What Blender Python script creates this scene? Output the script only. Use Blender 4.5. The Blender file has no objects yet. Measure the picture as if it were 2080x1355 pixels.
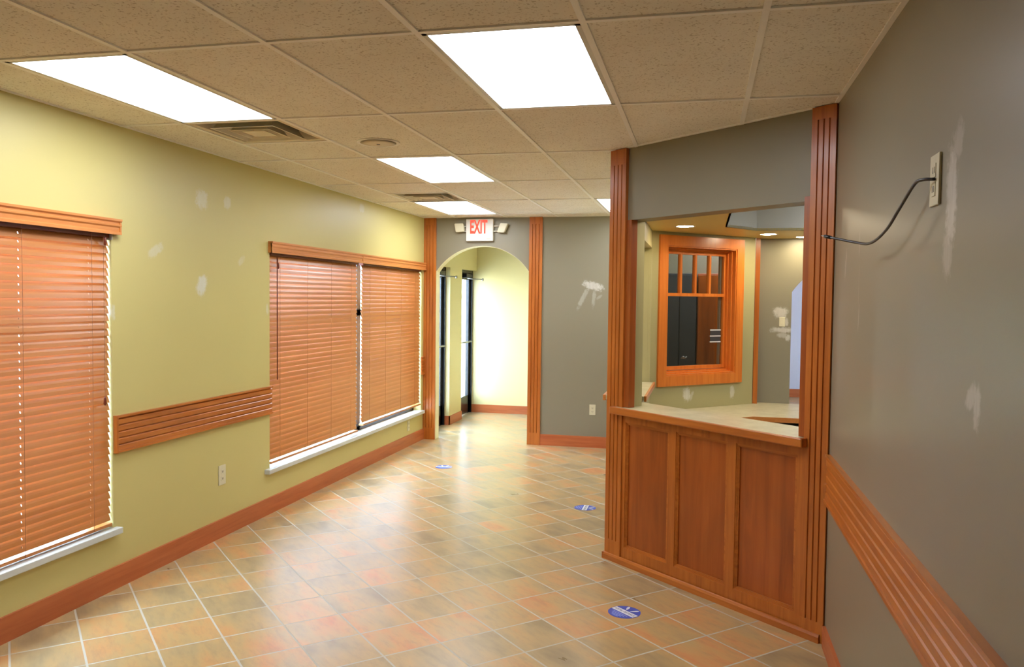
import bpy, bmesh, math, random
from mathutils import Vector, Matrix
random.seed(4)
PI = math.pi
SC = bpy.context.scene
COL = SC.collection

# ------------------------------------------------------------------ measured layout (metres; x right, y into the room, z up)
H = 2.6545                      # suspended ceiling
EYE = 1.6849
XL, XR = -3.267, 0.617          # left and right wall faces
YF = 9.304                      # far wall face
GX, GY = -2.2553, 2.8458        # a ceiling grid crossing
TX, TY = 0.6096, 1.2192
A = Vector((-0.599, 5.304, 0)); B = Vector((0.6056, 4.222, 0))       # counter front line
ANG = math.atan2(B.y - A.y, B.x - A.x); CLEN = (B - A).length
W0 = Vector((-0.202, 7.14, 0)); W1 = Vector((0.453, 7.78, 0))         # wall with the inner window
WANG = math.atan2(W1.y - W0.y, W1.x - W0.x)

# ------------------------------------------------------------------ camera
cam_d = bpy.data.cameras.new('camera'); cam = bpy.data.objects.new('camera', cam_d); COL.objects.link(cam)
cam_d.sensor_fit = 'HORIZONTAL'; cam_d.sensor_width = 36.0
cam_d.lens = 1655.536 / 2080 * 36.0
cam_d.clip_start = 0.05; cam_d.clip_end = 200
yaw, pitch, roll = -0.22991, -0.04067, 0.01155
cy, sy, cp, sp, cr, sr = math.cos(yaw), math.sin(yaw), math.cos(pitch), math.sin(pitch), math.cos(roll), math.sin(roll)
f = Vector((sy*cp, cy*cp, sp)); r = Vector((cy, -sy, 0)); u = r.cross(f)
r2 = cr*r + sr*u; u2 = -sr*r + cr*u
cam.matrix_world = Matrix(((r2.x, u2.x, -f.x, 0), (r2.y, u2.y, -f.y, 0), (r2.z, u2.z, -f.z, EYE), (0, 0, 0, 1)))
SC.camera = cam

# ------------------------------------------------------------------ sky, view
world = bpy.data.worlds.new('world'); SC.world = world; world.use_nodes = True
bg = world.node_tree.nodes['Background']; bg.inputs[0].default_value = (0.56, 0.73, 1.0, 1); bg.inputs[1].default_value = 29.0
sun_d = bpy.data.lights.new('sun', 'SUN'); sun = bpy.data.objects.new('sun', sun_d); COL.objects.link(sun)
sun_d.energy = 90.0; sun_d.angle = 0.01; sun_d.color = (1.0, 0.93, 0.84)
sun.rotation_euler = (0.35, math.radians(42), 0)      # comes over the building, falls on the paving outside
SC.view_settings.view_transform = 'Standard'; SC.view_settings.look = 'None'
SC.view_settings.exposure = 0.0; SC.view_settings.gamma = 1.0; SC.view_settings.use_curve_mapping = False
PANEL_POWER = 14.5               # troffer diffusers
DOWN_POWER = 115.0               # recessed downlights

# ------------------------------------------------------------------ materials
def srgb(*c):
    out = []
    for v in c:
        v /= 255.0
        out.append(v/12.92 if v <= 0.04045 else ((v+0.055)/1.055)**2.4)
    return tuple(out) + (1.0,)

class NT:
    def __init__(s, name):
        s.m = bpy.data.materials.new(name); s.m.use_nodes = True
        s.t = s.m.node_tree; s.b = s.t.nodes['Principled BSDF']
    def n(s, kind, **kw):
        nd = s.t.nodes.new(kind)
        for k, v in kw.items():
            if k.startswith('i_'):
                key = k[2:]; key = int(key) if key.isdigit() else key
                s.put(nd, key, v)
            else: setattr(nd, k, v)
        return nd
    def put(s, nd, key, v):
        if hasattr(v, 'is_output'): s.t.links.new(v, nd.inputs[key])
        else: nd.inputs[key].default_value = v
    def math(s, op, a, b=0.0, c=None):
        nd = s.n('ShaderNodeMath', operation=op); s.put(nd, 0, a); s.put(nd, 1, b)
        if c is not None: s.put(nd, 2, c)
        return nd.outputs[0]
    def mix(s, fac, a, b, blend='MIX'):
        nd = s.n('ShaderNodeMix', data_type='RGBA', blend_type=blend)
        s.put(nd, 0, fac); s.put(nd, 6, a); s.put(nd, 7, b); return nd.outputs[2]
    def ramp(s, fac, stops):
        nd = s.n('ShaderNodeValToRGB'); s.put(nd, 0, fac); e = nd.color_ramp.elements
        e.remove(e[-1]); e[0].position = stops[0][0]; e[0].color = stops[0][1]
        for p, c in stops[1:]: e.new(p).color = c
        return nd.outputs[0]
    def coord(s): return s.n('ShaderNodeTexCoord').outputs['Object']
    def mapped(s, scale, rot=(0, 0, 0), loc=(0, 0, 0), src=None):
        nd = s.n('ShaderNodeMapping'); s.t.links.new(src or s.coord(), nd.inputs[0])
        nd.inputs['Scale'].default_value = scale; nd.inputs['Rotation'].default_value = rot; nd.inputs['Location'].default_value = loc
        return nd.outputs[0]
    def noise(s, vec, scale, detail=4, rough=0.55, dist=0.0):
        nd = s.n('ShaderNodeTexNoise'); s.t.links.new(vec, nd.inputs['Vector'])
        nd.inputs['Scale'].default_value = scale; nd.inputs['Detail'].default_value = detail
        nd.inputs['Roughness'].default_value = rough; nd.inputs['Distortion'].default_value = dist
        return nd.outputs['Fac']
    def bump(s, h, strength=0.2, dist=0.002):
        nd = s.n('ShaderNodeBump'); nd.inputs['Strength'].default_value = strength; nd.inputs['Distance'].default_value = dist
        s.t.links.new(h, nd.inputs['Height']); s.t.links.new(nd.outputs[0], s.b.inputs['Normal'])
    def base(s, c): s.put(s.b, 'Base Color', c)
    def set(s, rough=0.5, metal=0.0, spec=0.5, coat=0.0, coat_r=0.1):
        s.b.inputs['Roughness'].default_value = rough; s.b.inputs['Metallic'].default_value = metal
        s.b.inputs['Specular IOR Level'].default_value = spec
        s.b.inputs['Coat Weight'].default_value = coat; s.b.inputs['Coat Roughness'].default_value = coat_r
        return s.m

def plain(name, c, rough=0.5, metal=0.0, spec=0.5, var=0.04):
    t = NT(name); k = t.noise(t.coord(), 6.0, 3)
    d = tuple(x*(1-var*2) for x in c[:3]) + (1,); l = tuple(min(1, x*(1+var*2)) for x in c[:3]) + (1,)
    t.base(t.ramp(k, [(0.3, d), (0.7, l)])); return t.set(rough, metal, spec)

def wood(name, axis, dark, mid, light, rough=0.32, coat=0.25, scale=1.0, long=1.6):
    t = NT(name); sc = [26.0*scale]*3; sc['xyz'.index(axis)] = long*scale
    v = t.mapped(tuple(sc)); g = t.noise(v, 1.0, 6, 0.62, 0.7)
    sb = [3.4]*3; sb['xyz'.index(axis)] = 1.1
    cl = t.noise(t.mapped(tuple(sb)), 1.0, 3, 0.6, 0.5)
    c = t.ramp(g, [(0.28, dark), (0.52, mid), (0.8, light)])
    c2 = t.mix(t.ramp(cl, [(0.35, (0, 0, 0, 1)), (0.72, (0.55, 0.55, 0.55, 1))]), c, dark)
    t.base(c2); t.bump(g, 0.05, 0.0006); return t.set(rough, coat=coat, coat_r=0.18)

def patched_wall(name, col, plane, patches, rough=0.42, spec=0.5, white=srgb(205, 203, 196)):
    """eggshell paint with roller stipple; 'patches' are filler marks: (a, b, half_a, half_b, tilt, strength)"""
    t = NT(name); co = t.coord(); sep = t.n('ShaderNodeSeparateXYZ'); t.t.links.new(co, sep.inputs[0])
    ax = {'yz': ('Y', 'Z'), 'xz': ('X', 'Z')}[plane]
    pa, pb = sep.outputs[ax[0]], sep.outputs[ax[1]]
    big = t.noise(co, 0.7, 2); c = t.ramp(big, [(0.3, tuple(x*0.96 for x in col[:3])+(1,)), (0.7, tuple(x*1.04 for x in col[:3])+(1,))])
    if patches:
        edge = t.noise(co, 34.0, 4, 0.65); streak = t.noise(t.mapped((50, 50, 7)), 1.0, 4, 0.6)
        tot = None
        for (a0, b0, ha, hb, tilt, st) in patches:
            da = t.math('SUBTRACT', pa, a0); db = t.math('SUBTRACT', pb, b0)
            ct, sn = math.cos(tilt), math.sin(tilt)
            ra = t.math('ADD', t.math('MULTIPLY', da, ct/ha), t.math('MULTIPLY', db, sn/ha))
            rb = t.math('ADD', t.math('MULTIPLY', da, -sn/hb), t.math('MULTIPLY', db, ct/hb))
            d = t.math('SQRT', t.math('ADD', t.math('POWER', t.math('ABSOLUTE', ra), 2.6), t.math('POWER', t.math('ABSOLUTE', rb), 2.6)))
            d = t.math('ADD', d, t.math('MULTIPLY', t.math('SUBTRACT', edge, 0.5), 1.5))
            mr = t.n('ShaderNodeMapRange', interpolation_type='SMOOTHSTEP'); t.put(mr, 0, d)
            mr.inputs[1].default_value = 1.05; mr.inputs[2].default_value = 0.35; mr.inputs[3].default_value = 0.0; mr.inputs[4].default_value = st
            tot = mr.outputs[0] if tot is None else t.math('MAXIMUM', tot, mr.outputs[0])
        tot = t.math('MULTIPLY', tot, t.math('ADD', t.math('MULTIPLY', streak, 0.9), 0.45)); tot = t.math('MINIMUM', tot, 1.0)
        c = t.mix(tot, c, white)
    t.base(c); t.bump(t.noise(co, 260.0, 2), 0.10, 0.0006); return t.set(rough, spec=spec)

OR_D, OR_M, OR_L = srgb(158, 84, 26), srgb(192, 110, 40), srgb(208, 128, 52)
M = {}
for ax in 'xyz': M['wood_'+ax] = wood('cherry_wood_'+ax, ax, OR_D, OR_M, OR_L)
for ax in 'xyz': M['panel_'+ax] = wood('panel_wood_'+ax, ax, srgb(134, 64, 20), srgb(170, 86, 29), srgb(188, 104, 40), scale=0.55)
for ax in 'xy': M['base_'+ax] = wood('baseboard_wood_'+ax, ax, srgb(170, 86, 44), srgb(190, 104, 56), srgb(200, 116, 66), 0.42, 0.1)
M['case_z'] = wood('casing_wood_z', 'z', srgb(206, 108, 40), srgb(226, 130, 50), srgb(234, 144, 64))
M['case_x'] = wood('casing_wood_x', 'x', srgb(206, 108, 40), srgb(226, 130, 50), srgb(234, 144, 64))
M['slat'] = wood('blind_slat_wood', 'y', srgb(172, 106, 50), srgb(186, 120, 60), srgb(194, 131, 72), 0.36, 0.12, 0.35, 0.8)
M['valance'] = wood('valance_wood', 'y', srgb(192, 116, 52), srgb(210, 136, 68), srgb(218, 148, 82), 0.4, 0.15)
YEL = srgb(202, 190, 122); OLV = srgb(138, 132, 112); SAGE = srgb(178, 170, 122)
M['yellow'] = patched_wall('yellow_paint_filled', YEL, 'yz', [
    (4.845, 2.333, .075, .075, 0, .55), (5.145, 2.346, .05, .055, 0, .5), (4.37, 1.965, .09, .035, .5, .5),
    (4.84, 1.76, .06, .085, -.5, .95), (5.32, 1.948, .06, .03, .6, .35), (7.46, 2.567, .07, .05, 0, .5),
    (3.998, 1.589, .02, .05, 0, .55), (5.682, 1.595, .022, .045, 0, .5)], white=srgb(214, 214, 200))
M['yellow_daylit'] = patched_wall('yellow_paint_daylit', srgb(220, 206, 150), 'yz', [])  # same wall yellow, lightened for the strong daylight in the vestibule
M['olive'] = patched_wall('olive_paint', OLV, 'xz', [])
M['olive_far'] = patched_wall('olive_paint_far', OLV, 'xz', [
    (-1.23, 1.86, .14, .055, -.25, .95), (-1.34, 1.73, .03, .17, -.45, .4), (-1.22, 1.72, .025, .12, -.1, .35), (-1.16, 1.73, .05, .02, .7, .3)])
M['olive_right'] = patched_wall('olive_paint_right', OLV, 'yz', [
    (2.315, 1.965, .055, .16, .0, .95), (2.27, 2.10, .045, .06, .5, .55), (2.335, 1.82, .05, .07, 0, .6),
    (2.10, 1.47, .055, .03, -.5, .7), (2.06, 1.45, .03, .06, 0, .7), (3.90, 1.86, .018, .085, .25, .5), (3.555, 1.63, .012, .06, .1, .42), (3.58, 1.93, .012, .06, 0, .35), (3.57, 1.76, .008, .12, 0, .2)],
    rough=0.33, white=srgb(196, 192, 184))
M['sage'] = patched_wall('sage_paint', SAGE, 'xz', [])
M['olive_gray'] = patched_wall('olive_paint_switch_wall', OLV, 'xz', [
    (.695, 1.60, .075, .06, 0, .8), (.752, 1.515, .02, .045, 0, .7), (.715, 1.44, .12, .03, 0, .8), (.765, 1.37, .025, .035, 0, .8), (.72, 1.39, .06, .03, 0, .5)])
M['white_wall'] = patched_wall('white_paint', srgb(205, 205, 210), 'xz', [])
M['soffit'] = patched_wall('soffit_paint', srgb(214, 192, 116), 'xz', [])
M['recess'] = patched_wall('recess_paint', srgb(172, 170, 156), 'xz', [])
M['grid'] = plain('grid_metal', srgb(246, 245, 242), 0.45, 0.0, 0.5, 0.01)
M['white_metal'] = plain('white_metal', srgb(214, 212, 204), 0.4, 0, .5, 0.01)
M['vent_metal'] = plain('vent_metal', srgb(222, 212, 190), 0.5, 0, .5, 0.02)
M['speaker_grille'] = plain('speaker_grille', srgb(222, 212, 192), 0.6, 0, .4, 0.02)
M['duct'] = plain('duct_dark', srgb(62, 60, 54), 0.55, 0.3, .5, 0.2)
M['ivory'] = plain('ivory_plastic', srgb(214, 208, 178), 0.35, 0, .5, 0.01)
M['ivory_dark'] = plain('ivory_socket', srgb(150, 142, 112), 0.4, 0, .5, 0.02)
M['slot'] = plain('socket_slot', srgb(60, 54, 44), 0.5)
M['black_rubber'] = plain('black_cable', srgb(30, 29, 31), 0.38, 0, .5, 0.05)
M['steel'] = plain('steel', srgb(150, 148, 142), 0.3, 1.0)
M['bronze'] = plain('dark_anodised', srgb(52, 52, 58), 0.28, 0.35, .6, 0.05)
M['black_door'] = plain('black_anodised', srgb(26, 27, 32), 0.25, 0.2, .7, 0.04)
M['sill'] = plain('sill_paint', srgb(202, 206, 200), 0.3, 0, .6, 0.01)
M['charcoal'] = plain('charcoal_finish', srgb(62, 66, 70), 0.5)
M['black_plastic'] = plain('black_plastic', srgb(24, 24, 26), 0.4)
M['cord'] = plain('ladder_cord', srgb(150, 100, 66), 0.8)
M['tassel'] = plain('tassel_wood', srgb(112, 48, 24), 0.4)
M['sticker_blue'] = plain('sticker_blue', srgb(64, 84, 176), 0.35, 0, .5, 0.02)
M['sticker_white'] = plain('sticker_white', srgb(226, 228, 232), 0.35, 0, .5, 0.01)
M['sticker_ink'] = plain('sticker_ink', srgb(60, 66, 96), 0.5)
M['sticker_pale'] = plain('sticker_pale_print', srgb(150, 166, 224), 0.4)
M['concrete'] = plain('pale_concrete', srgb(196, 194, 188), 0.8)
M['foliage'] = plain('foliage', srgb(92, 128, 84), 0.7, 0, .3, 0.3)
M['strip'] = plain('glazing_strip', srgb(150, 146, 132), 0.35)

def laminate():
    t = NT('speckled_laminate'); v = t.coord(); a = t.noise(v, 9.0, 5, 0.6); b = t.noise(v, 60.0, 4, 0.7)
    c = t.ramp(a, [(0.35, srgb(188, 178, 140)), (0.65, srgb(206, 197, 162))])
    t.base(t.mix(t.ramp(b, [(0.45, (0, 0, 0, 1)), (0.7, (.35, .35, .35, 1))]), c, srgb(170, 158, 122))); return t.set(0.3)
M['laminate'] = laminate()

def ceiling_mat():
    t = NT('mineral_fibre_tile'); v = t.coord()
    big = t.noise(v, 3.0, 2); c = t.ramp(big, [(0.3, srgb(232, 227, 216)), (0.7, srgb(238, 234, 224))])
    n1 = t.noise(v, 90.0, 3, 0.6); n2 = t.noise(v, 30.0, 2, 0.6)
    d = t.ramp(t.math('ADD', n1, t.math('MULTIPLY', n2, 0.25)), [(0.70, (0, 0, 0, 1)), (0.78, (.55, .55, .55, 1))])
    t.base(t.mix(d, c, srgb(150, 132, 104))); t.bump(n1, 0.25, 0.001); return t.set(0.85, spec=0.2)
M['tile_ceiling'] = ceiling_mat()

def floor_mat():
    t = NT('ceramic_floor_tile'); P = 0.30
    sep = t.n('ShaderNodeSeparateXYZ'); t.t.links.new(t.coord(), sep.inputs[0]); X, Y = sep.outputs[0], sep.outputs[1]
    k = 1/(math.sqrt(2)*P)
    p = t.math('ADD', t.math('MULTIPLY', t.math('ADD', X, Y), k), 0.02)
    m = t.math('SUBTRACT', t.math('MULTIPLY', t.math('SUBTRACT', Y, X), k), 0.74)
    fp, fm = t.math('FRACT', p), t.math('FRACT', m); ip, im = t.math('FLOOR', p), t.math('FLOOR', m)
    ep = t.math('MINIMUM', fp, t.math('SUBTRACT', 1.0, fp)); em = t.math('MINIMUM', fm, t.math('SUBTRACT', 1.0, fm))
    e = t.math('MINIMUM', ep, em)
    mr = t.n('ShaderNodeMapRange', interpolation_type='SMOOTHSTEP'); t.put(mr, 0, e)
    mr.inputs[1].default_value = 0.012; mr.inputs[2].default_value = 0.020; tile = mr.outputs[0]
    idv = t.n('ShaderNodeCombineXYZ'); t.put(idv, 0, ip); t.put(idv, 1, im)
    wn = t.n('ShaderNodeTexWhiteNoise', noise_dimensions='3D'); t.t.links.new(idv.outputs[0], wn.inputs[0])
    loc = t.n('ShaderNodeCombineXYZ'); t.put(loc, 0, t.math('MULTIPLY', p, 0.3)); t.put(loc, 1, t.math('MULTIPLY', m, 0.3))
    off = t.n('ShaderNodeVectorMath', operation='MULTIPLY'); t.t.links.new(wn.outputs['Color'], off.inputs[0]); off.inputs[1].default_value = (37, 23, 11)
    add = t.n('ShaderNodeVectorMath', operation='ADD'); t.t.links.new(loc.outputs[0], add.inputs[0]); t.t.links.new(off.outputs[0], add.inputs[1])
    v1 = t.n('ShaderNodeVectorMath', operation='MULTIPLY'); t.t.links.new(add.outputs[0], v1.inputs[0]); v1.inputs[1].default_value = (5.5, 1.8, 1.0)
    a = t.noise(v1.outputs[0], 1.0, 4, 0.55, 0.0)
    v2 = t.n('ShaderNodeVectorMath', operation='MULTIPLY'); t.t.links.new(add.outputs[0], v2.inputs[0]); v2.inputs[1].default_value = (30.0, 8.0, 1.0)
    b = t.noise(v2.outputs[0], 1.0, 6, 0.7, 0.0)
    sh = t.math('ADD', a, t.math('MULTIPLY', t.math('SUBTRACT', wn.outputs['Value'], 0.5), 0.20))
    c = t.ramp(sh, [(0.24, srgb(142, 122, 90)), (0.42, srgb(168, 144, 102)), (0.54, srgb(182, 150, 100)), (0.66, srgb(194, 146, 94)), (0.80, srgb(198, 130, 84))])
    c = t.mix(t.ramp(b, [(0.48, (0, 0, 0, 1)), (0.74, (.42, .42, .42, 1))]), c, srgb(136, 118, 92))
    t.base(t.mix(tile, srgb(182, 175, 157), c))
    rn = t.n('ShaderNodeMapRange'); t.put(rn, 0, a); rn.inputs[3].default_value = 0.24; rn.inputs[4].default_value = 0.36
    t.set(0.3, spec=0.36)
    t.put(t.b, 'Roughness', t.math('ADD', rn.outputs[0], t.math('MULTIPLY', t.math('SUBTRACT', 1.0, tile), 0.4)))
    h = t.math('ADD', t.math('MULTIPLY', tile, 1.0), t.math('MULTIPLY', a, 0.35)); t.bump(h, 0.3, 0.0015)
    return t.m
M['floor'] = floor_mat()

def emit(name, col, power):
    m = bpy.data.materials.new(name); m.use_nodes = True; nt = m.node_tree; nt.nodes.remove(nt.nodes['Principled BSDF'])
    e = nt.nodes.new('ShaderNodeEmission'); e.inputs[0].default_value = col; e.inputs[1].default_value = power
    nt.links.new(e.outputs[0], nt.nodes['Material Output'].inputs[0]); return m
M['panel_light'] = emit('troffer_diffuser', (0.93, 0.97, 1.05, 1), PANEL_POWER)
M['down_light'] = emit('downlight_lens', (1.0, 0.85, 0.58, 1), DOWN_POWER)
M['exit_red'] = emit('exit_letters', (1.0, 0.13, 0.08, 1), 1.25)

def glass(name, tint, refl):
    m = bpy.data.materials.new(name); m.use_nodes = True; nt = m.node_tree; nt.nodes.remove(nt.nodes['Principled BSDF'])
    tr = nt.nodes.new('ShaderNodeBsdfTransparent'); tr.inputs[0].default_value = tint
    gl = nt.nodes.new('ShaderNodeBsdfGlossy'); gl.inputs['Roughness'].default_value = 0.02
    lw = nt.nodes.new('ShaderNodeLayerWeight'); lw.inputs[0].default_value = 0.5
    pw = nt.nodes.new('ShaderNodeMath'); pw.operation = 'POWER'; nt.links.new(lw.outputs['Facing'], pw.inputs[0]); pw.inputs[1].default_value = 5.0
    fr = nt.nodes.new('ShaderNodeMath'); fr.operation = 'MULTIPLY_ADD'; nt.links.new(pw.outputs[0], fr.inputs[0]); fr.inputs[1].default_value = 0.9; fr.inputs[2].default_value = refl
    mx = nt.nodes.new('ShaderNodeMixShader'); nt.links.new(fr.outputs[0], mx.inputs[0])
    nt.links.new(tr.outputs[0], mx.inputs[1]); nt.links.new(gl.outputs[0], mx.inputs[2])
    nt.links.new(mx.outputs[0], nt.nodes['Material Output'].inputs[0]); return m
M['glass'] = glass('clear_glass', (0.93, 0.96, 0.95, 1), 0.05)
M['glass_dark'] = glass('inner_window_glass', (0.80, 0.82, 0.82, 1), 0.07)

# ------------------------------------------------------------------ mesh helpers
class MB:
    def __init__(s): s.bm = bmesh.new()
    def box(s, x0, x1, y0, y1, z0, z1, bev=0.0):
        x0, x1 = sorted((x0, x1)); y0, y1 = sorted((y0, y1)); z0, z1 = sorted((z0, z1))
        v = [s.bm.verts.new(p) for p in ((x0,y0,z0),(x1,y0,z0),(x1,y1,z0),(x0,y1,z0),(x0,y0,z1),(x1,y0,z1),(x1,y1,z1),(x0,y1,z1))]
        fs = [s.bm.faces.new([v[i] for i in q]) for q in ((3,2,1,0),(4,5,6,7),(0,1,5,4),(1,2,6,5),(2,3,7,6),(3,0,4,7))]
        if bev > 0:
            es = set(e for f_ in fs for e in f_.edges)
            bmesh.ops.bevel(s.bm, geom=list(es), offset=bev, segments=2, affect='EDGES', profile=0.5)
        return s
    def prism(s, poly, axis, a0, a1):
        """extrude polygon (list of 2-tuples) along axis; polygon given in the two other axes in xyz order"""
        def P(q, a):
            if axis == 'x': return (a, q[0], q[1])
            if axis == 'y': return (q[0], a, q[1])
            return (q[0], q[1], a)
        v0 = [s.bm.verts.new(P(q, a0)) for q in poly]; v1 = [s.bm.verts.new(P(q, a1)) for q in poly]
        n = len(poly); s.bm.faces.new(v0); s.bm.faces.new(v1[::-1])
        for i in range(n): s.bm.faces.new((v0[i], v0[(i+1) % n], v1[(i+1) % n], v1[i]))
        return s
    def tube(s, pts, rad, seg=10, cap=True):
        pts = [Vector(p) for p in pts]; rings = []
        for i, p in enumerate(pts):
            d = (pts[min(i+1, len(pts)-1)] - pts[max(i-1, 0)]).normalized()
            up = Vector((0, 0, 1)) if abs(d.z) < 0.9 else Vector((1, 0, 0))
            a = d.cross(up).normalized(); b = d.cross(a).normalized()
            rr = rad[i] if isinstance(rad, (list, tuple)) else rad
            rings.append([s.bm.verts.new(p + rr*(math.cos(2*PI*k/seg)*a + math.sin(2*PI*k/seg)*b)) for k in range(seg)])
        for r0, r1 in zip(rings, rings[1:]):
            for k in range(seg): s.bm.faces.new((r0[k], r0[(k+1) % seg], r1[(k+1) % seg], r1[k]))
        if cap: s.bm.faces.new(rings[0][::-1]); s.bm.faces.new(rings[-1])
        return s
    def lathe(s, prof, c, seg=32, down=True):
        rings = []
        for rr, z in prof:
            rings.append([s.bm.verts.new((c[0] + rr*math.cos(2*PI*k/seg), c[1] + rr*math.sin(2*PI*k/seg), z)) for k in range(seg)])
        for r0, r1 in zip(rings, rings[1:]):
            for k in range(seg): s.bm.faces.new((r0[k], r0[(k+1) % seg], r1[(k+1) % seg], r1[k]))
        if prof[0][0] > 0: s.bm.faces.new(rings[0])
        if prof[-1][0] > 0: s.bm.faces.new(rings[-1][::-1])
        return s
    def build(s, name, mat, parent=None, smooth=False):
        bmesh.ops.recalc_face_normals(s.bm, faces=s.bm.faces[:])
        me = bpy.data.meshes.new(name); s.bm.to_mesh(me); s.bm.free()
        me.materials.append(mat)
        if smooth:
            for p in me.polygons: p.use_smooth = True
        o = bpy.data.objects.new(name, me); COL.objects.link(o)
        if parent: o.parent = parent
        return o

def tag(o, label, cat, group=None):
    o['label'] = label; o['category'] = cat
    if group: o['group'] = group
    return o
def struct(o, label=None, cat=None):
    o['kind'] = 'structure'
    if label: o['label'] = label
    if cat: o['category'] = cat
    return o
def thing(name, label, cat, loc=(0, 0, 0), rz=0.0, group=None):
    o = bpy.data.objects.new(name, None); COL.objects.link(o); o.empty_display_size = 0.1
    o.location = loc; o.rotation_euler = (0, 0, rz); return tag(o, label, cat, group)
def dup(root, loc, rz=0.0, label=None):
    r_ = root.copy(); COL.objects.link(r_); r_.location = loc; r_.rotation_euler = (0, 0, rz)
    if label: r_['label'] = label
    def kids(src, dst):
        for ch in list(src.children):
            c = ch.copy(); COL.objects.link(c); c.parent = dst; c.matrix_parent_inverse = ch.matrix_parent_inverse
            kids(ch, c)
    kids(root, r_)
    return r_
def at_frame(o, origin, ang, z=0.0):
    o.location = (origin.x, origin.y, z); o.rotation_euler = (0, 0, ang); return o
def text_mesh(name, body, size, mat, parent, loc, rot, extrude=0.0006, align='CENTER', squash=1.0, offset=0.0):
    cu = bpy.data.curves.new(name, 'FONT'); cu.body = body; cu.size = size; cu.extrude = extrude; cu.offset = offset
    cu.align_x = align; cu.align_y = 'CENTER'; cu.resolution_u = 3
    tmp = bpy.data.objects.new(name + '_tmp', cu); COL.objects.link(tmp)
    dg = bpy.context.evaluated_depsgraph_get(); me = bpy.data.meshes.new_from_object(tmp.evaluated_get(dg))
    bpy.data.objects.remove(tmp); me.materials.clear(); me.materials.append(mat)
    o = bpy.data.objects.new(name, me); COL.objects.link(o); o.parent = parent
    o.location = loc; o.rotation_euler = rot; o.scale = (squash, 1, 1); return o

# ------------------------------------------------------------------ setting
struct(MB().box(-3.55, 6.0, -2.6, 16.0, -0.08, 0).build('floor', M['floor']), 'mottled beige and terracotta ceramic tile floor laid diagonally', 'floor')

# windows of the left wall: (y0, y1), sill z, head z
W1Y = (2.28, 3.985); W2Y = (5.715, 9.215); SZ, HZ = 0.352, 2.085; WT = 0.17
wl = MB()
wl.box(XL-WT, XL, -2.6, W1Y[0], 0, H+.3); wl.box(XL-WT, XL, W1Y[1], W2Y[0], 0, H+.3); wl.box(XL-WT, XL, W2Y[1], YF+.13, 0, H+.3)
for (a, b) in (W1Y, W2Y):
    wl.box(XL-WT, XL, a, b, 0, SZ-.03); wl.box(XL-WT, XL, a, b, HZ, H+.3)
struct(wl.build('wall_left', M['yellow']), 'yellow painted left wall with filler patches', 'wall')
struct(MB().box(XR, XR+.13, -2.6, B.y+.10, 0, H+.3).build('wall_right', M['olive_right']), 'grey olive right wall with white filler smears', 'wall')
struct(MB().box(XL-WT, XR+.13, -2.7, -2.6, 0, H+.3).build('wall_back', M['olive']))

# far wall with the arched opening
ax0, ax1, sprz, apz = -3.118, -1.98, 2.018, 2.322
def arch_pts(x0, x1, zs, za, n=28):
    hw = (x1-x0)/2; rise = za-zs; R = (hw*hw+rise*rise)/(2*rise); cx = (x0+x1)/2; cz = za-R; th = math.asin(hw/R)
    return [(cx+R*math.sin(-th+2*th*i/n), cz+R*math.cos(-th+2*th*i/n)) for i in range(n+1)]
def arch_wall(name, mat, x0, x1, y0, y1, ztop, a0, a1, zs, za):
    mb = MB(); mb.box(x0, a0, y0, y1, 0, ztop); mb.box(a1, x1, y0, y1, 0, ztop)
    pts = arch_pts(a0, a1, zs, za)
    for (p, q) in zip(pts, pts[1:]): mb.prism([(p[0], p[1]), (q[0], q[1]), (q[0], ztop), (p[0], ztop)], 'y', y0, y1)
    bmesh.ops.remove_doubles(mb.bm, verts=mb.bm.verts[:], dist=1e-5)
    return mb.build(name, mat)
struct(arch_wall('wall_far', M['olive_far'], XL, -0.425, YF, YF+.13, H+.3, ax0, ax1, sprz, apz), 'grey olive far wall with an arched doorway', 'wall')

# thin lining added to the arch, pale cream for the daylight on its inside
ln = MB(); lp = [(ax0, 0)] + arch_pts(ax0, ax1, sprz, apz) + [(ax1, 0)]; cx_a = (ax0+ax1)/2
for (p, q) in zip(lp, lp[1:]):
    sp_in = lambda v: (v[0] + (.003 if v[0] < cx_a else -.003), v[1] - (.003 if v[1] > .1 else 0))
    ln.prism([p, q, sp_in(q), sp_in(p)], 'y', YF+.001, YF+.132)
struct(ln.build('trim_daylit', patched_wall('cream_daylit', srgb(226, 216, 176), 'yz', [])))

# vestibule behind the arch
VX, VYB = -3.30, 11.75
vl = MB(); vl.box(VX-.17, VX, 10.44, 10.99, 0, 2.117); vl.box(VX-.17, VX, YF+.13, VYB, 2.117, H)
struct(vl.build('wall_vestibule_left', M['yellow_daylit']))
struct(MB().box(VX-.2, -1.0, VYB, VYB+.12, 0, H).build('wall_vestibule_back', M['yellow_daylit']))
struct(MB().box(-1.12, -1.0, YF+.13, VYB, 0, H).build('wall_vestibule_right', M['yellow_daylit']))
bb = MB(); bb.box(VX-.08, -1.12, VYB-.016, VYB, 0, .12); struct(bb.build('baseboard_vestibule', M['base_x']))
bb = MB(); bb.box(VX-.08, VX+.014, 10.426, 10.44, 0, .12); bb.box(VX, VX+.014, 10.426, 10.99, 0, .12)
struct(bb.build('baseboard_vestibule_column', M['base_y']))

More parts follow.
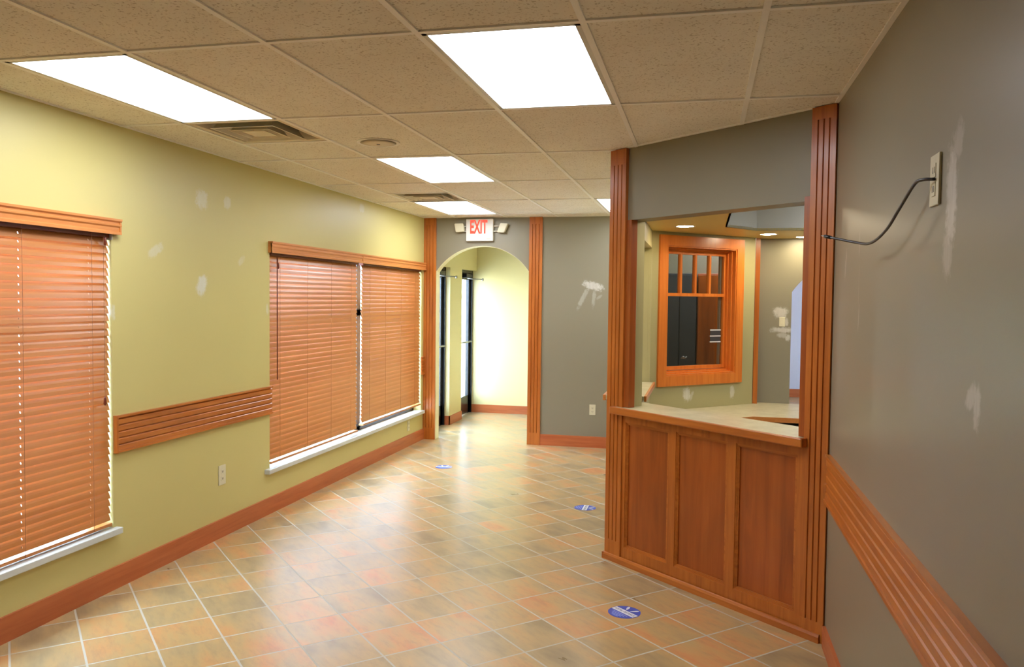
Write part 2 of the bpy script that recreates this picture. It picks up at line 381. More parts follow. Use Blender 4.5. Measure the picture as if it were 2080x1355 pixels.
# counter wall (header), inner walls of the reception
hd = MB(); hd.box(-.0, CLEN+.05, .022, .17, 2.20, H+.3)
hd.box(.0, .146, .022, .062, 0, H+.3); hd.box(1.49, CLEN+.02, .022, .17, 0, H+.3); hd.box(.14, 1.50, .06, .17, 0, .96)
struct(at_frame(hd.build('wall_counter', M['olive']), A, ANG), 'grey olive header wall over the reception counter', 'wall')
struct(at_frame(MB().box(.0, .146, .0625, .17, 0, 2.2).build('wall_counter_return', M['sage']), A, ANG))
PX = -0.425
pw = MB(); pw.box(PX-.15, PX, 5.30, 5.80, 0, H); pw.box(PX-.15, PX, 5.80, 6.90, 0, .965); pw.box(PX-.15, PX, 5.80, 6.90, 2.135, H); pw.box(PX-.15, PX, 6.90, YF, 0, H)
struct(pw.build('wall_passage', M['sage']))
# wall with the inner window (local frame: x along, y into the dark room)
s0, s1, wz0, wz1 = -.15, .67, 1.055, 2.165
ww = MB(); ww.box(-.345, s0, 0, .14, 0, H); ww.box(s1, .918, 0, .14, 0, H); ww.box(s0, s1, 0, .14, 0, wz0); ww.box(s0, s1, 0, .14, wz1, H)
wwo = at_frame(ww.build('wall_inner_window', patched_wall('sage_paint_filled', SAGE, 'xz', [
    (.11, .885, .05, .07, .1, 1.0), (.165, .87, .02, .05, -.4, .5), (.66, .88, .035, .065, 0, .8)], white=srgb(222, 220, 205))), W0, WANG)
struct(wwo)
struct(arch_wall('wall_switch', M['olive_gray'], .50, 3.2, 7.90, 8.03, H, .792, 1.93, 1.79, 2.10), 'grey olive wall with light switch seen past the counter', 'wall')
struct(MB().box(.46, .50, 7.795, 7.90, 0, 2.28).build('trim_1', M['wood_z']))
struct(MB().box(3.1, 3.2, 4.2, 7.9, 0, H).build('wall_reception_right', M['olive']))
struct(MB().box(XR+.13, 3.2, 4.15, 4.30, 0, H).build('wall_reception_front', M['olive']))
struct(MB().box(.62, .70, 8.03, 15.5, 0, H).build('wall_corridor_left', M['white_wall']))
struct(MB().box(.62, 5.0, 15.4, 15.5, 0, H).build('wall_corridor_end', M['white_wall']))
cw = MB(); cw.box(4.9, 5.0, 8.03, 11.8, 0, H); cw.box(4.9, 5.0, 13.6, 15.4, 0, H); cw.box(4.9, 5.0, 11.8, 13.6, 1.9, H); cw.box(4.9, 5.0, 11.8, 13.6, 0, .8)  # unseen opening added to let daylight into the corridor
struct(cw.build('wall_corridor_right', M['white_wall']))
struct(MB().box(.70, 4.9, 15.385, 15.40, 0, .15).build('baseboard_corridor', M['base_x']))
struct(MB().box(3.1, 5.0, 7.9, 8.03, 0, H).build('wall_corridor_near', M['white_wall']))

# soffit over the reception with its raised tray
sz = 2.28; sf = MB()
for poly in ([(PX, 5.28), (.17, 4.74), (.17, 6.639), (PX, 6.92)], [(PX, 6.92), (.17, 6.639), (.415, 7.0), (.50, 7.83)],
             [(.415, 7.0), (2.3, 7.01), (3.1, 7.9), (.50, 7.9)], [(2.3, 4.3), (3.1, 4.3), (3.1, 7.9), (2.3, 7.01)],
             [(.17, 4.74), (.55, 4.40), (2.3, 4.30), (2.3, 4.88), (.17, 4.88)]):
    sf.prism(poly, 'z', sz, sz+.02)
struct(sf.build('ceiling_soffit', M['soffit']))
rc = MB()
for (p, q) in (((.17, 4.88), (.17, 6.639)), ((.17, 6.639), (.415, 7.0)), ((.415, 7.0), (2.3, 7.01)), ((2.3, 7.01), (2.3, 4.88)), ((2.3, 4.88), (.17, 4.88))):
    p, q = Vector(p), Vector(q); d = (q-p).normalized(); n = Vector((-d.y, d.x))*.015
    rc.prism([tuple(p), tuple(q), tuple(q+n), tuple(p+n)], 'z', sz, H+.13)
struct(rc.build('wall_tray', M['recess']))

# suspended ceiling: one tiled field with openings for fittings, T-bar grid below it
LIGHTS = [(-1, 0), (2, 0), (0-0, 2), (-1, 4), (2, 4)]
VENTS = [(GX-TX, GY+TY), (GX-TX, GY+3.5*TY)]
cm = MB(); t0 = .004
def slab(x0, x1, y0, y1):
    if x1-x0 > .005 and y1-y0 > .005: cm.box(x0, x1, y0, y1, H+t0, H+.02)
for i in range(-2, 5):
    x0 = max(XL, GX+i*TX); x1 = min(XR, GX+(i+1)*TX)
    for j in range(-5, 6):
        y0 = max(-2.6, GY+j*TY); y1 = min(YF, GY+(j+1)*TY)
        if y1 <= y0 or x1 <= x0 or (i, j) in LIGHTS: continue
        v = [q for q in VENTS if abs(q[0]-x0) < .01 and y0-.01 <= q[1] < y1-.01]
        if v:
            vy = v[0][1]; slab(x0, x1, y0, vy); slab(x0, x1, vy+TX, y1)
        else: slab(x0, x1, y0, y1)
struct(cm.build('ceiling', M['tile_ceiling']), 'tan speckled acoustic tile ceiling', 'ceiling')
lid = MB(); lid.box(-3.6, 6.0, -2.7, 16.0, H+.25, H+.35); struct(lid.build('ceiling_roof', M['white_wall']))
c2 = MB(); c2.box(XR, 3.2, 4.15, 7.9, H+.13, H+.15); c2.box(-3.55, -.425, YF+.13, VYB+.12, H, H+.02); c2.box(PX, 6.0, 7.9, 16.0, H, H+.02); c2.box(PX-.2, XR, 5.3, 9.4, H+.021, H+.04)
struct(c2.build('ceiling_back_rooms', M['white_wall']))
gr = MB(); bw = .012
for i in range(-1, 5):
    x = GX+i*TX; gr.box(x-bw, x+bw, -2.6, YF, H-.003, H+t0)
for j in range(-4, 6):
    y = GY+j*TY; gr.box(XL, XR, y-bw, y+bw, H-.0028, H+t0)
for vx, vy in VENTS:
    for yy in (vy, vy+TX): gr.box(vx, vx+TX, yy-bw, yy+bw, H-.0026, H+t0)
gr.box(XL, XL+.02, -2.6, YF, H-.002, H+t0); gr.box(XR-.02, XR, -2.6, B.y, H-.002, H+t0); gr.box(XL, -.6, YF-.02, YF, H-.002, H+t0)
struct(gr.build('trim_2', M['grid']))
# wall angle along the header of the counter wall
struct(at_frame(MB().box(.14, 1.5, .0, .022, H-.002, H+t0).build('trim_3', M['grid']), A, ANG))

# baseboards
bh = .128
struct(MB().box(XL, XL+.016, -2.6, YF-.02, 0, bh).build('baseboard_left', M['base_y']), 'reddish wood baseboard along the yellow wall', 'baseboard')
struct(MB().box(-1.83, PX-.15, YF-.016, YF, 0, bh).build('baseboard_far', M['base_x']), 'reddish wood baseboard along the far wall', 'baseboard')
struct(MB().box(XR-.016, XR, -2.6, 4.19, 0, .105).build('baseboard_right', M['base_y']), 'wood baseboard along the right wall', 'baseboard')

# windows of the left wall
def win(n, y0, y1, mulls, label):
    fr = MB(); xo = XL-.145; xi = XL-.095; fw = .05
    fr.box(xo, xi, y0, y1, SZ, SZ+fw); fr.box(xo, xi, y0, y1, HZ-fw, HZ)
    for y in (y0, y1-fw): fr.box(xo, xi, y, y+fw, SZ, HZ)
    for m_ in mulls: fr.box(xo, xi, m_-.045, m_+.045, SZ, HZ)
    fr.box(xo, xi, y0, y1, 1.515, 1.575)
    w = struct(fr.build('window_%d' % n, M['bronze']), label, 'window')
    MB().box(xo+.02, xo+.026, y0+.03, y1-.03, SZ+.03, HZ-.03).build('pane', M['glass'], w)
    MB().box(XL-.14, XL+.042, y0-.075, y1+.030, SZ-.032, SZ+.004, .004).build('window_sill', M['sill'], w)
    return w
win(1, *W1Y, [], 'dark framed window behind the nearer wooden blind')
win(2, *W2Y, [7.605], 'wide dark framed window behind the pair of wooden blinds')

# inner window (local frame of its wall)
cas = MB(); cw_ = .088
def mitre(mb, x0, x1, z0, z1, w, y0, y1):
    """four mitred casing boards around an opening, w wide, outwards"""
    o = [(x0-w, z0-w), (x1+w, z0-w), (x1+w, z1+w), (x0-w, z1+w)]; i = [(x0, z0), (x1, z0), (x1, z1), (x0, z1)]
    for k in range(4):
        a, b = o[k], o[(k+1) % 4]; c, d = i[(k+1) % 4], i[k]
        mb.prism([a, b, c, d], 'y', y0, y1)
mitre(cas, s0, s1, wz0, wz1, cw_, -.02, 0)
w3 = at_frame(struct(cas.build('window_3', M['case_z']), 'inner reception window with wide orange wood casing', 'window'), W0, WANG)
j = MB()
mitre(j, s0+.012, s1-.012, wz0+.012, wz1-.012, .012, -.012, .14)
mitre(j, s0+.024, s1-.024, wz0+.024, wz1-.024, .012, .025, .14)
mitre(j, s0+.036, s1-.036, wz0+.036, wz1-.036, .012, .06, .14); j.build('window_jamb', M['case_z'], w3)
sa = MB(); g0, g1, gz0, gz1 = s0+.075, s1-.055, wz0+.072, wz1-.062
mitre(sa, g0, g1, gz0, gz1, .03, .085, .12)
sa.box(g0, g1, .085, .12, 1.738, 1.765)
for k in (1, 2, 3):
    x = g0 + (g1-g0)*k/4; sa.box(x-.011, x+.011, .085, .12, 1.765, gz1)
sa.build('window_sash', M['case_z'], w3)
MB().box(g0, g1, .104, .108, gz0, gz1).build('pane', M['glass_dark'], w3)
st = MB(); st.box(g1-.022, g1-.008, .112, .135, gz0, gz1); st.build('glazing_strip', M['strip'], w3)
lb = thing('window_label', 'small dark label with three pale bars on the inner window glass', 'label'); at_frame(lb, W0, WANG)
MB().box(.475, .60, .1005, .1035, 1.325, 1.445).build('backing', M['charcoal'], lb)
for z in (1.327, 1.379, 1.433): MB().box(.472, .602, .098, .1035, z, z+.010).build('bar', M['sticker_white'], lb)
lt = MB()
lt.tube([(.15, .125, 1.19), (.17, .12, 1.20), (.20, .125, 1.192), (.215, .12, 1.205)], [.006, .012, .008, .004], 8)
tag(at_frame(lt.build('window_latch', M['steel'], smooth=True), W0, WANG), 'small silver latch low behind the inner window glass', 'latch')

# dark room behind the inner window
struct(MB().box(PX, .62, 9.2, 9.3, 0, H).build('wall_dark_room', M['olive']))
struct(MB().box(.55, .62, 8.03, 9.3, 0, H).build('wall_dark_room_right', M['olive']))
cb = thing('charcoal_reflection_block', 'added tall charcoal cabinet standing in for the dark reflection in the inner window', 'cabinet', (-.24, 9.0, 0))  # added shape, its dark tone replaces the reflection in the glass
MB().box(-.18, .17, -.2, .19, 0, 1.99, .004).build('carcass', M['charcoal'], cb)
MB().box(-.175, -.008, -.222, -.201, .08, 1.975, .003).build('door', M['charcoal'], cb); MB().box(-.002, .165, -.222, -.201, .08, 1.975, .003).build('door', M['charcoal'], cb)
cb2 = thing('wood_cabinet', 'added tall brown wooden cabinet standing in for the reflection in the inner window, right of the charcoal one', 'cabinet', (.13, 9.0, 0))  # added shape for the brown part of the reflection
MB().box(-.19, .19, -.2, .19, 0, 1.99, .004).build('carcass', M['panel_z'], cb2); MB().box(-.18, .18, -.222, -.201, .08, 1.975, .003).build('door', M['panel_z'], cb2)

# vestibule doors
def gdoor(n, y0, y1, label):
    xd = VX-.085; d = MB(); sw = .115
    for (a, b, c, e) in ((y0, y0+sw, 0, 2.117), (y1-sw, y1, 0, 2.117), (y0, y1, 0.01, .27), (y0, y1, 1.98, 2.117)): d.box(xd-.045, xd, a, b, c, e, .003)
    w = struct(d.build('door_%d' % n, M['black_door']), label, 'door')
    MB().box(xd-.026, xd-.020, y0+.05, y1-.05, .25, 2.0).build('pane', M['glass'], w)
    df = MB(); df.box(xd-.05, xd+.028, y0, y0+.03, 0, 2.117); df.box(xd-.05, xd+.028, y1-.03, y1, 0, 2.117); df.box(xd-.05, xd+.028, y0, y1, 2.075, 2.117); df.build('door_frame', M['black_door'], w)
    pb = MB(); pb.tube([(xd+.045, y0+.09, 1.07), (xd+.045, y1-.09, 1.07)], .012, 10)
    for y in (y0+.1, y1-.1): pb.tube([(xd, y, 1.07), (xd+.045, y, 1.07)], .012, 8)
    pb.build('push_bar', M['steel'], w, True)
    cl = MB(); cl.box(xd, xd+.055, y1-.42, y1-.10, 2.01, 2.065, .004); cl.build('door_closer', M['black_plastic'], w)
    ar = MB(); ar.tube([(xd+.03, y1-.30, 2.0), (xd+.12, y1-.26, 1.99), (xd+.235, y1-.20, 1.985)], .007, 8); ar.tube([(xd+.235, y1-.20, 2.0), (xd+.235, y1-.20, 1.965)], .013, 8)
    ar.build('closer_arm', M['steel'], w, True)
    return w
gdoor(1, YF+.14, 10.43, 'nearer black framed glass entrance door in the vestibule')
gdoor(2, 11.0, VYB-.01, 'farther black framed glass entrance door beside the back wall')

# outdoors
struct(MB().box(-60, -3.55, -40, 60, -.25, -.12).build('ground', M['concrete']), 'pale paving outside the doors', 'ground')
hb = bmesh.new(); rnd = random.Random(7)
for k in range(1700):
    a = rnd.uniform(0, 14); c = Vector((-13 + rnd.gauss(0, .5), 20 + a*1.4, 1.6 + .9*math.sin(a*1.7)*rnd.random() + rnd.uniform(-1.6, 1.5)))
    n = Vector((rnd.gauss(0, 1), rnd.gauss(0, 1), rnd.gauss(0, 1))).normalized(); t_ = n.orthogonal().normalized(); b_ = n.cross(t_)
    l_ = rnd.uniform(.12, .25)
    hb.faces.new([hb.verts.new(c + q) for q in (t_*l_, b_*l_*.45, -t_*l_, -b_*l_*.45)])
me = bpy.data.meshes.new('hedge'); hb.to_mesh(me); hb.free(); me.materials.append(M['foliage'])
ho = bpy.data.objects.new('hedge', me); COL.objects.link(ho); tag(ho, 'washed out green hedge outside seen through the far glass door', 'hedge'); ho['kind'] = 'stuff'

# ------------------------------------------------------------------ wooden blinds
def blind(y0, y1, zb, ladders, label, val, wand=None, tassels=(), cap=False):
    n = 38; pitch = (2.0-(zb+.02))/n; w = .050; th = math.radians(69); xc = XL-.022
    t = thing('wooden_blind', label, 'blind', (XL, y0, 0), 0, 'wooden window blinds')
    L = y1-y0
    sl = bmesh.new(); ys = [0.0]
    for l, hw in ladders: ys += [l-y0-hw, l-y0+hw]
    ys.append(L); ws = [-.5, -.10, .10, .5]
    dirv = Vector((math.cos(th), 0, -math.sin(th)))           # towards the room and down
    nrm = Vector((math.sin(th), 0, math.cos(th)))
    for k in range(n):
        c = Vector((xc-XL, 0, zb+.03+(k+.5)*pitch)); jt = rnd.uniform(-.008, .008)
        d2 = Vector((math.cos(th+jt), 0, -math.sin(th+jt)))
        cols = []
        for q in ws:
            p = c + d2*(q*w) + nrm*(.0022*(1-4*q*q)); cols.append([sl.verts.new((p.x, yy, p.z)) for yy in ys])
        for a in range(3):
            for b in range(len(ys)-1):
                if a == 1 and b % 2 == 1 and ladders[b//2][1] > .001: continue
                sl.faces.new((cols[a][b], cols[a][b+1], cols[a+1][b+1], cols[a+1][b]))
    me = bpy.data.meshes.new('slats'); bmesh.ops.recalc_face_normals(sl, faces=sl.faces[:]); sl.to_mesh(me); sl.free(); me.materials.append(M['slat'])
    o = bpy.data.objects.new('slats', me); COL.objects.link(o); o.parent = t
    so = o.modifiers.new('thick', 'SOLIDIFY'); so.thickness = .0028; so.offset = 0
    MB().box(-.050, -.004, 0, L, 2.012, 2.078, .002).build('headrail', M['tassel'], t)
    MB().box(-.045, .003, 0.002, L-.002, zb-.002, zb+.016, .003).build('bottom_rail', M['slat'], t)
    lc = MB()
    for l, hw in ladders:
        for dx in (.004, -.050): lc.tube([(dx, l-y0, 2.03), (dx, l-y0, zb)], .0011, 5)
    lc.build('ladder_cord', M['cord'], t)
    a, b = val[0]-y0, val[1]-y0
    prof = [(.0, 2.118), (.040, 2.118), (.040, 2.106), (.031, 2.098), (.031, 2.090), (.036, 2.087), (.036, 2.078), (.029, 2.070), (.029, 2.050), (.035, 2.044), (.035, 2.030), (.026, 2.030), (.022, 2.10), (0, 2.10)]
    vb = MB(); vb.prism(prof, 'y', a, b); vb.box(0, .034, a+.0, a+.012, 2.030, 2.105); vb.box(0, .034, b-.012, b-.0, 2.030, 2.105)
    vb.build('valance', M['valance'], t)
    if wand:
        MB().tube([(.012, wand-y0, 2.0), (.013, wand-y0, 1.04)], .0048, 8).build('tilt_wand', M['tassel'], t, True)
    for (ty, tz) in tassels:
        pc = MB(); pc.tube([(.008, ty-y0, 2.02), (.009, ty-y0, tz+.02)], .0012, 5); pc.build('pull_cord', M['cord'], t)
        tb = MB(); tb.lathe([(.002, tz+.03), (.007, tz+.02), (.009, tz-.012), (.004, tz-.02)], (.010, ty-y0), 12); tb.build('cord_tassel', M['tassel'], t, True)
    if cap: MB().box(-.048, .012, L+.001, L+.006, 2.0, 2.075, .001).build('end_bracket', M['sill'], t)
    return t
blind(2.30, 3.976, .372, [(2.55, .003), (3.36, .003), (3.83, .0014)], 'nearer wooden blind at the left edge of the photo, alone in its window', (2.24, 4.030), None, [(3.925, 1.985), (3.915, 1.09)], True)
blind(5.735, 7.385, .385, [(5.87, .0006), (6.336, .0006), (6.786, .0006), (7.21, .0006)], 'left blind of the far pair, with a long tilt wand', (5.695, 7.425), 5.812, [(5.83, 1.93)])
blind(7.505, 9.200, .425, [(7.66, .0006), (8.08, .0006), (8.53, .0006), (8.98, .0006)], 'right blind of the far pair, beside the corner pilaster', (7.427, YF-.024))

# ------------------------------------------------------------------ chair rails
def reeded(z0, z1, out, cap):
    """profile (outwards, z) of a reeded wall rail"""
    n = 5; h = (z1-z0-2*cap)/n; p = [(0, z1), (out+.006, z1), (out+.006, z1-cap)]
    for k in range(n):
        a = z1-cap-k*h; p += [(out-.008, a), (out-.008, a-.004), (out, a-.012), (out, a-h)]
    p += [(out+.008, z0+cap), (out+.008, z0), (0, z0)]
    return p
lr = thing('chair_rail', 'reeded wooden wall rail on the yellow wall between the windows', 'wall rail', (XL, 3.99, 0), 0, 'reeded wooden wall rails')
MB().prism(reeded(.785, .998, .018, .012), 'y', .014, 1.735).build('board', M['wood_y'], lr)
MB().box(0, .026, 0, .014, .783, 1.0, .001).build('end_cap', M['wood_z'], lr)
lr2 = thing('chair_rail', 'short piece of reeded wall rail between the far blind and the corner pilaster', 'wall rail', (XL, 9.21, 0), 0, 'reeded wooden wall rails')
MB().prism(reeded(.785, .998, .018, .012), 'y', .0, .074).build('board', M['wood_y'], lr2)
rr_ = thing('chair_rail', 'long reeded wooden wall rail on the grey right wall', 'wall rail', (XR, -2.5, 0), 0, 'reeded wooden wall rails')
MB().prism([(-a, b) for a, b in reeded(.722, .955, .020, .014)], 'y', 0, 6.68).build('board', M['wood_y'], rr_)

# ------------------------------------------------------------------ fluted pilasters (local: x along face, -y outwards)
def pilaster(label, origin, ang, w, d, zt0, zt1, stub=None):
    t = thing('fluted_pilaster', label, 'pilaster', (origin.x, origin.y, 0), ang, 'fluted wooden pilasters')
    n = 3; fw = .0085; gap = (w-.040)/n; xs = [.020+gap*(k+.5) for k in range(n)]
    prof = [(0, 0), (0, -d)]
    for x in xs:
        prof += [(x-fw/2, -d)] + [(x-fw/2*math.cos(PI*q/6), -d+.009*math.sin(PI*q/6)) for q in range(1, 6)] + [(x+fw/2, -d)]
    prof += [(w, -d), (w, 0)]
    b = MB(); b.prism(prof, 'z', zt0, zt1); b.build('fluted_shaft', M['wood_z'], t)
    c = MB(); c.box(0, w, -d, 0, zt1, H-.001, .0008); c.build('cap_block', M['wood_z'], t)
    c = MB(); c.box(0, w, -d, 0, 0, zt0, .0008); c.build('base_block', M['wood_z'], t)
    return t
pilaster('left fluted wooden pilaster of the reception counter, standing at the counter end', A + Vector((math.cos(ANG)*.0, math.sin(ANG)*.0, 0)) + Vector((-math.sin(ANG), math.cos(ANG), 0))*.022, ANG, .146, .024, .135, 2.555)
pilaster('right fluted wooden pilaster of the reception counter, in the corner by the grey wall', A + Vector((math.cos(ANG), math.sin(ANG), 0))*1.488 + Vector((-math.sin(ANG), math.cos(ANG), 0))*.022, ANG, .136, .024, .10, 2.590)
pilaster('fluted wooden pilaster left of the arch, in the corner of the yellow wall', Vector((XL, YF, 0)), 0, .152, .022, .14, 2.57)
pilaster('fluted wooden pilaster right of the arch on the far wall', Vector((-1.980, YF, 0)), 0, .155, .022, .14, 2.57)

# ------------------------------------------------------------------ reception counter (local frame along A-B)
rc_ = thing('reception_counter', 'cherry wood panelled reception counter front with three tall panels', 'counter'); at_frame(rc_, A, ANG)
P3 = [(.172, .550), (.608, .996), (1.056, 1.448)]; pz0, pz1 = .108, .917
fr = MB(); xs = [.146] + [v for p in P3 for v in p] + [1.488]
for k in range(0, 8, 2): fr.box(xs[k], xs[k+1], .008, .058, 0, .962)
for (a, b) in P3: fr.box(a, b, .008, .058, 0, pz0); fr.box(a, b, .008, .058, pz1, .962)
fr.build('panel_frame', M['wood_z'], rc_)
for (a, b) in P3:
    MB().box(a, b, .026, .05, pz0, pz1).build('panel', M['panel_z'], rc_)
    mo = MB()
    for (o_, yy) in ((.0, .012), (.006, .015), (.012, .018)):
        mitre(mo, a+.006+o_, b-.006-o_, pz0+.006+o_, pz1-.006-o_, .006, yy, .026)
    mo.build('panel_moulding', M['wood_x'], rc_)
sh = MB(); sh.prism([(.0, 0), (-.014, 0), (-.014, .03), (-.008, .042), (.0, .045)], 'x', -.012, CLEN-.012); sh.box(-.012, 0, -.014, .10, 0, .042); sh.build('base_moulding', M['wood_x'], rc_)
jl = MB(); jl.box(.146, .192, .010, .062, 1.012, 2.20, .001); jl.build('left_jamb', M['panel_z'], rc_)['label'] = 'left jamb board of the counter opening'
jr = MB(); jr.box(1.450, 1.488, .006, .10, 1.012, 2.222, .001); jr.build('right_jamb', M['panel_z'], rc_)['label'] = 'right jamb board of the counter opening'

ct = thing('countertop', 'speckled beige raised countertop with rounded wood edge on the reception counter', 'countertop'); at_frame(ct, A, ANG)
MB().prism([(.100, -.030), (1.480, -.030), (1.486, -.004), (1.486, .30), (.02, .30), (.02, .173), (.148, .173), (.148, -.004), (.100, -.004)], 'z', .972, 1.010).build('top', M['laminate'], ct)
ed = MB(); ed.box(.078, 1.508, -.050, -.028, .966, 1.0125, .006); ed.box(.078, .100, -.045, -.004, .966, 1.0125, .004); ed.box(1.486, 1.508, -.045, -.004, .966, 1.0125, .004)
ed.build('edge_moulding', M['wood_x'], ct)

pl = thing('pass_through_ledge', 'small beige ledge with wood edge in the side pass-through opening', 'ledge', (PX, 5.81, 0))
MB().box(-.24, .030, 0, 1.06, .985, 1.015).build('top', M['laminate'], pl)
e2 = MB(); e2.box(.030, .048, 0, 1.06, .978, 1.018, .003); e2.box(-.262, -.24, 0, 1.06, .978, 1.018, .003); e2.build('edge_moulding', M['valance'], pl)

# lower desk inside (world frame)
dk = thing('reception_desk', 'beige L-shaped work desk with wood edge inside the reception', 'desk')
DZ = .76
wd = (W1-W0).normalized(); wn_ = Vector((wd.y, -wd.x, 0))          # towards the room
def wp(s, d): q = W0 + wd*s + wn_*d; return (q.x, q.y)
poly1 = [wp(-.25, .002), wp(.915, .002), (.408, 6.89), wp(-.25, .60)]
poly2 = [wp(.915, .002), (.503, 7.898), (3.0, 7.898), (3.0, 6.88), (.408, 6.89)]
tp = MB(); tp.prism(poly1, 'z', DZ-.03, DZ); tp.prism(poly2, 'z', DZ-.03, DZ); tp.build('top', M['laminate'], dk)
e = MB()
for p, q in ((wp(-.25, .60), (.408, 6.89)), ((.408, 6.89), (3.0, 6.88))):
    p, q = Vector(p), Vector(q); d = (q-p).normalized(); n = Vector((d.y, -d.x))*.012
    e.prism([tuple(p), tuple(q), tuple(q+n), tuple(p+n)], 'z', DZ-.038, DZ+.001)
e.build('edge_moulding', M['valance'], dk)
for x in (.52, 2.9): MB().box(x, x+.02, 6.95, 7.85, 0, DZ-.031).build('side_panel', M['panel_z'], dk)
q_ = MB(); q_.box(PX+.001, .0, 6.3, 6.32, 0, DZ-.031); q_.build('side_panel', M['panel_z'], dk)
dr = thing('dark_desk_filler', 'added black drawer block that makes the dark under the inner desk', 'drawer unit', (.80, 7.25, 0))  # added block, black to give the dark below the desk top
MB().box(-.24, .24, -.28, .28, 0, .70, .004).build('carcass', M['black_plastic'], dr)
for k in range(3):
    fdr = MB().box(-.23, .23, -.30, -.281, .05+k*.215, .25+k*.215, .003).build('drawer', M['black_plastic'], dr)
    MB().box(-.09, .09, -.315, -.301, .19+k*.215, .205+k*.215, .002).build('handle', M['steel'], fdr)

# ------------------------------------------------------------------ ceiling fittings
def troffer(i, j, label):
    x0, y0 = GX+i*TX, GY+j*TY; cx_, cy_ = x0+TX/2, y0+TY/2; hx, hy = TX/2-.012, TY/2-.012
    t = thing('ceiling_light', label, 'ceiling light', (cx_, cy_, H), 0, 'recessed fluorescent ceiling panels')
    fb = MB(); w = .020
    for a, b, c, d in ((-hx, hx, -hy, -hy+w), (-hx, hx, hy-w, hy), (-hx, -hx+w, -hy, hy), (hx-w, hx, -hy, hy)): fb.box(a, b, c, d, -.003, .012)
    fb.box(-hx+w+.012, -hx+w+.015, -hy+w, hy-w, -.002, .01)
    fb.build('frame', M['white_metal'], t)
    hs = MB(); hs.box(-hx, hx, -hy, hy, .03, .11); hs.build('housing', M['white_metal'], t)
    MB().box(-hx+w-.002, hx-w+.002, -hy+w-.002, hy-w+.002, .002, .006).build('diffuser', M['panel_light'], t)
    return t
troffer(-1, 0, 'lit ceiling panel at upper left, nearest the yellow wall')
troffer(2, 0, 'large lit ceiling panel at top centre, nearest the camera')
troffer(0, 2, 'lit ceiling panel in the middle of the room beyond the round speaker')
troffer(-1, 4, 'far lit ceiling panel just before the exit sign')
troffer(2, 4, 'far lit ceiling panel partly hidden behind the left counter pilaster')

troffer(3.55, 4.2, 'unseen ceiling panel added to light the room behind the inner window').location.z = H-.008  # added lamp, brightens the wall band behind the glass
troffer(5.4, 2.1, 'unseen ceiling panel added in the raised tray to light the reception')  # added fill lamp for the tray and reception

def diffuser(vx, vy, label):
    c = (vx+TX/2, vy+TX/2, H); R = TX/2-.012
    t = thing('air_diffuser', label, 'air vent', c, 0, 'square ceiling air diffusers')
    def ring(mb, r0, z0, r1, z1, th=.0015):
        q0 = [(-r0, -r0), (r0, -r0), (r0, r0), (-r0, r0)]; q1 = [(-r1, -r1), (r1, -r1), (r1, r1), (-r1, r1)]
        a = [mb.bm.verts.new((*p, z0)) for p in q0]; b = [mb.bm.verts.new((*p, z1)) for p in q1]
        a2 = [mb.bm.verts.new((*p, z0+th)) for p in q0]; b2 = [mb.bm.verts.new((*p, z1+th)) for p in q1]
        for k in range(4):
            k2 = (k+1) % 4
            mb.bm.faces.new((a[k], a[k2], b[k2], b[k])); mb.bm.faces.new((a2[k], b2[k], b2[k2], a2[k2]))
            mb.bm.faces.new((a[k], a2[k], a2[k2], a[k2])); mb.bm.faces.new((b[k], b[k2], b2[k2], b2[k]))
    m_ = MB(); ring(m_, R, .002, R-.035, .002); ring(m_, R-.035, .002, R-.050, .055); m_.build('frame', M['vent_metal'], t)
    for (r_, zz) in ((.190, -.010), (.120, -.010)):
        m_ = MB(); ring(m_, r_, zz, r_-.030, zz+.050); ring(m_, r_, zz, r_+.008, zz); m_.build('louvre', M['vent_metal'], t)
    m_ = MB(); m_.box(-.072, .072, -.072, .072, -.008, -.003); m_.build('centre_plate', M['vent_metal'], t)
    m_ = MB(); m_.box(-R+.02, R-.02, -R+.02, R-.02, .10, .12)
    for a, b, c_, d in ((-R+.02, R-.02, -R+.02, -R+.03), (-R+.02, R-.02, R-.03, R-.02), (-R+.02, -R+.03, -R, R), (R-.03, R-.02, -R, R)): m_.box(a, b, c_, d, .056, .10)
    m_.build('plenum', M['duct'], t); return t
diffuser(*VENTS[0], 'larger looking square ceiling air vent beside the upper left light panel')
diffuser(*VENTS[1], 'smaller looking square ceiling air vent before the far light panel above the exit sign')

sp_ = thing('ceiling_speaker', 'round tan ceiling speaker grille between the ceiling panels', 'speaker', (GX+.44*TX, GY+1.59*TY, H))
MB().lathe([(.112, .0), (.128, -.004), (.134, -.002), (.134, .003)], (0, 0), 40).build('rim', M['grid'], sp_, True)
MB().lathe([(.112, -.003), (.060, -.008), (.012, -.010), (.0001, -.010)], (0, 0), 40).build('grille', M['speaker_grille'], sp_, True)
MB().lathe([(.012, -.010), (.010, -.014), (.0001, -.015)], (0, 0), 16).build('centre_screw', M['steel'], sp_, True)

def downlight(x, y, label):
    t = thing('recessed_downlight', label, 'downlight', (x, y, sz), 0, 'recessed downlights')
    MB().lathe([(.066, .0), (.080, -.003), (.083, -.0005), (.083, .0)], (0, 0), 36).build('trim_ring', M['white_metal'], t, True)
    MB().lathe([(.066, -.001), (.040, -.004), (.0001, -.005)], (0, 0), 36).build('lens', M['down_light'], t, True); return t
downlight(-.15, 6.56, 'round recessed downlight nearest the counter, over the inner window')
downlight(.536, 7.383, 'round recessed downlight right of the inner window')
downlight(.865, 7.70, 'farthest recessed downlight, half hidden by the right jamb')
downlight(.02, 5.42, 'unseen downlight added behind the counter header to light the reception')  # added lamp out of view, more fill for the reception


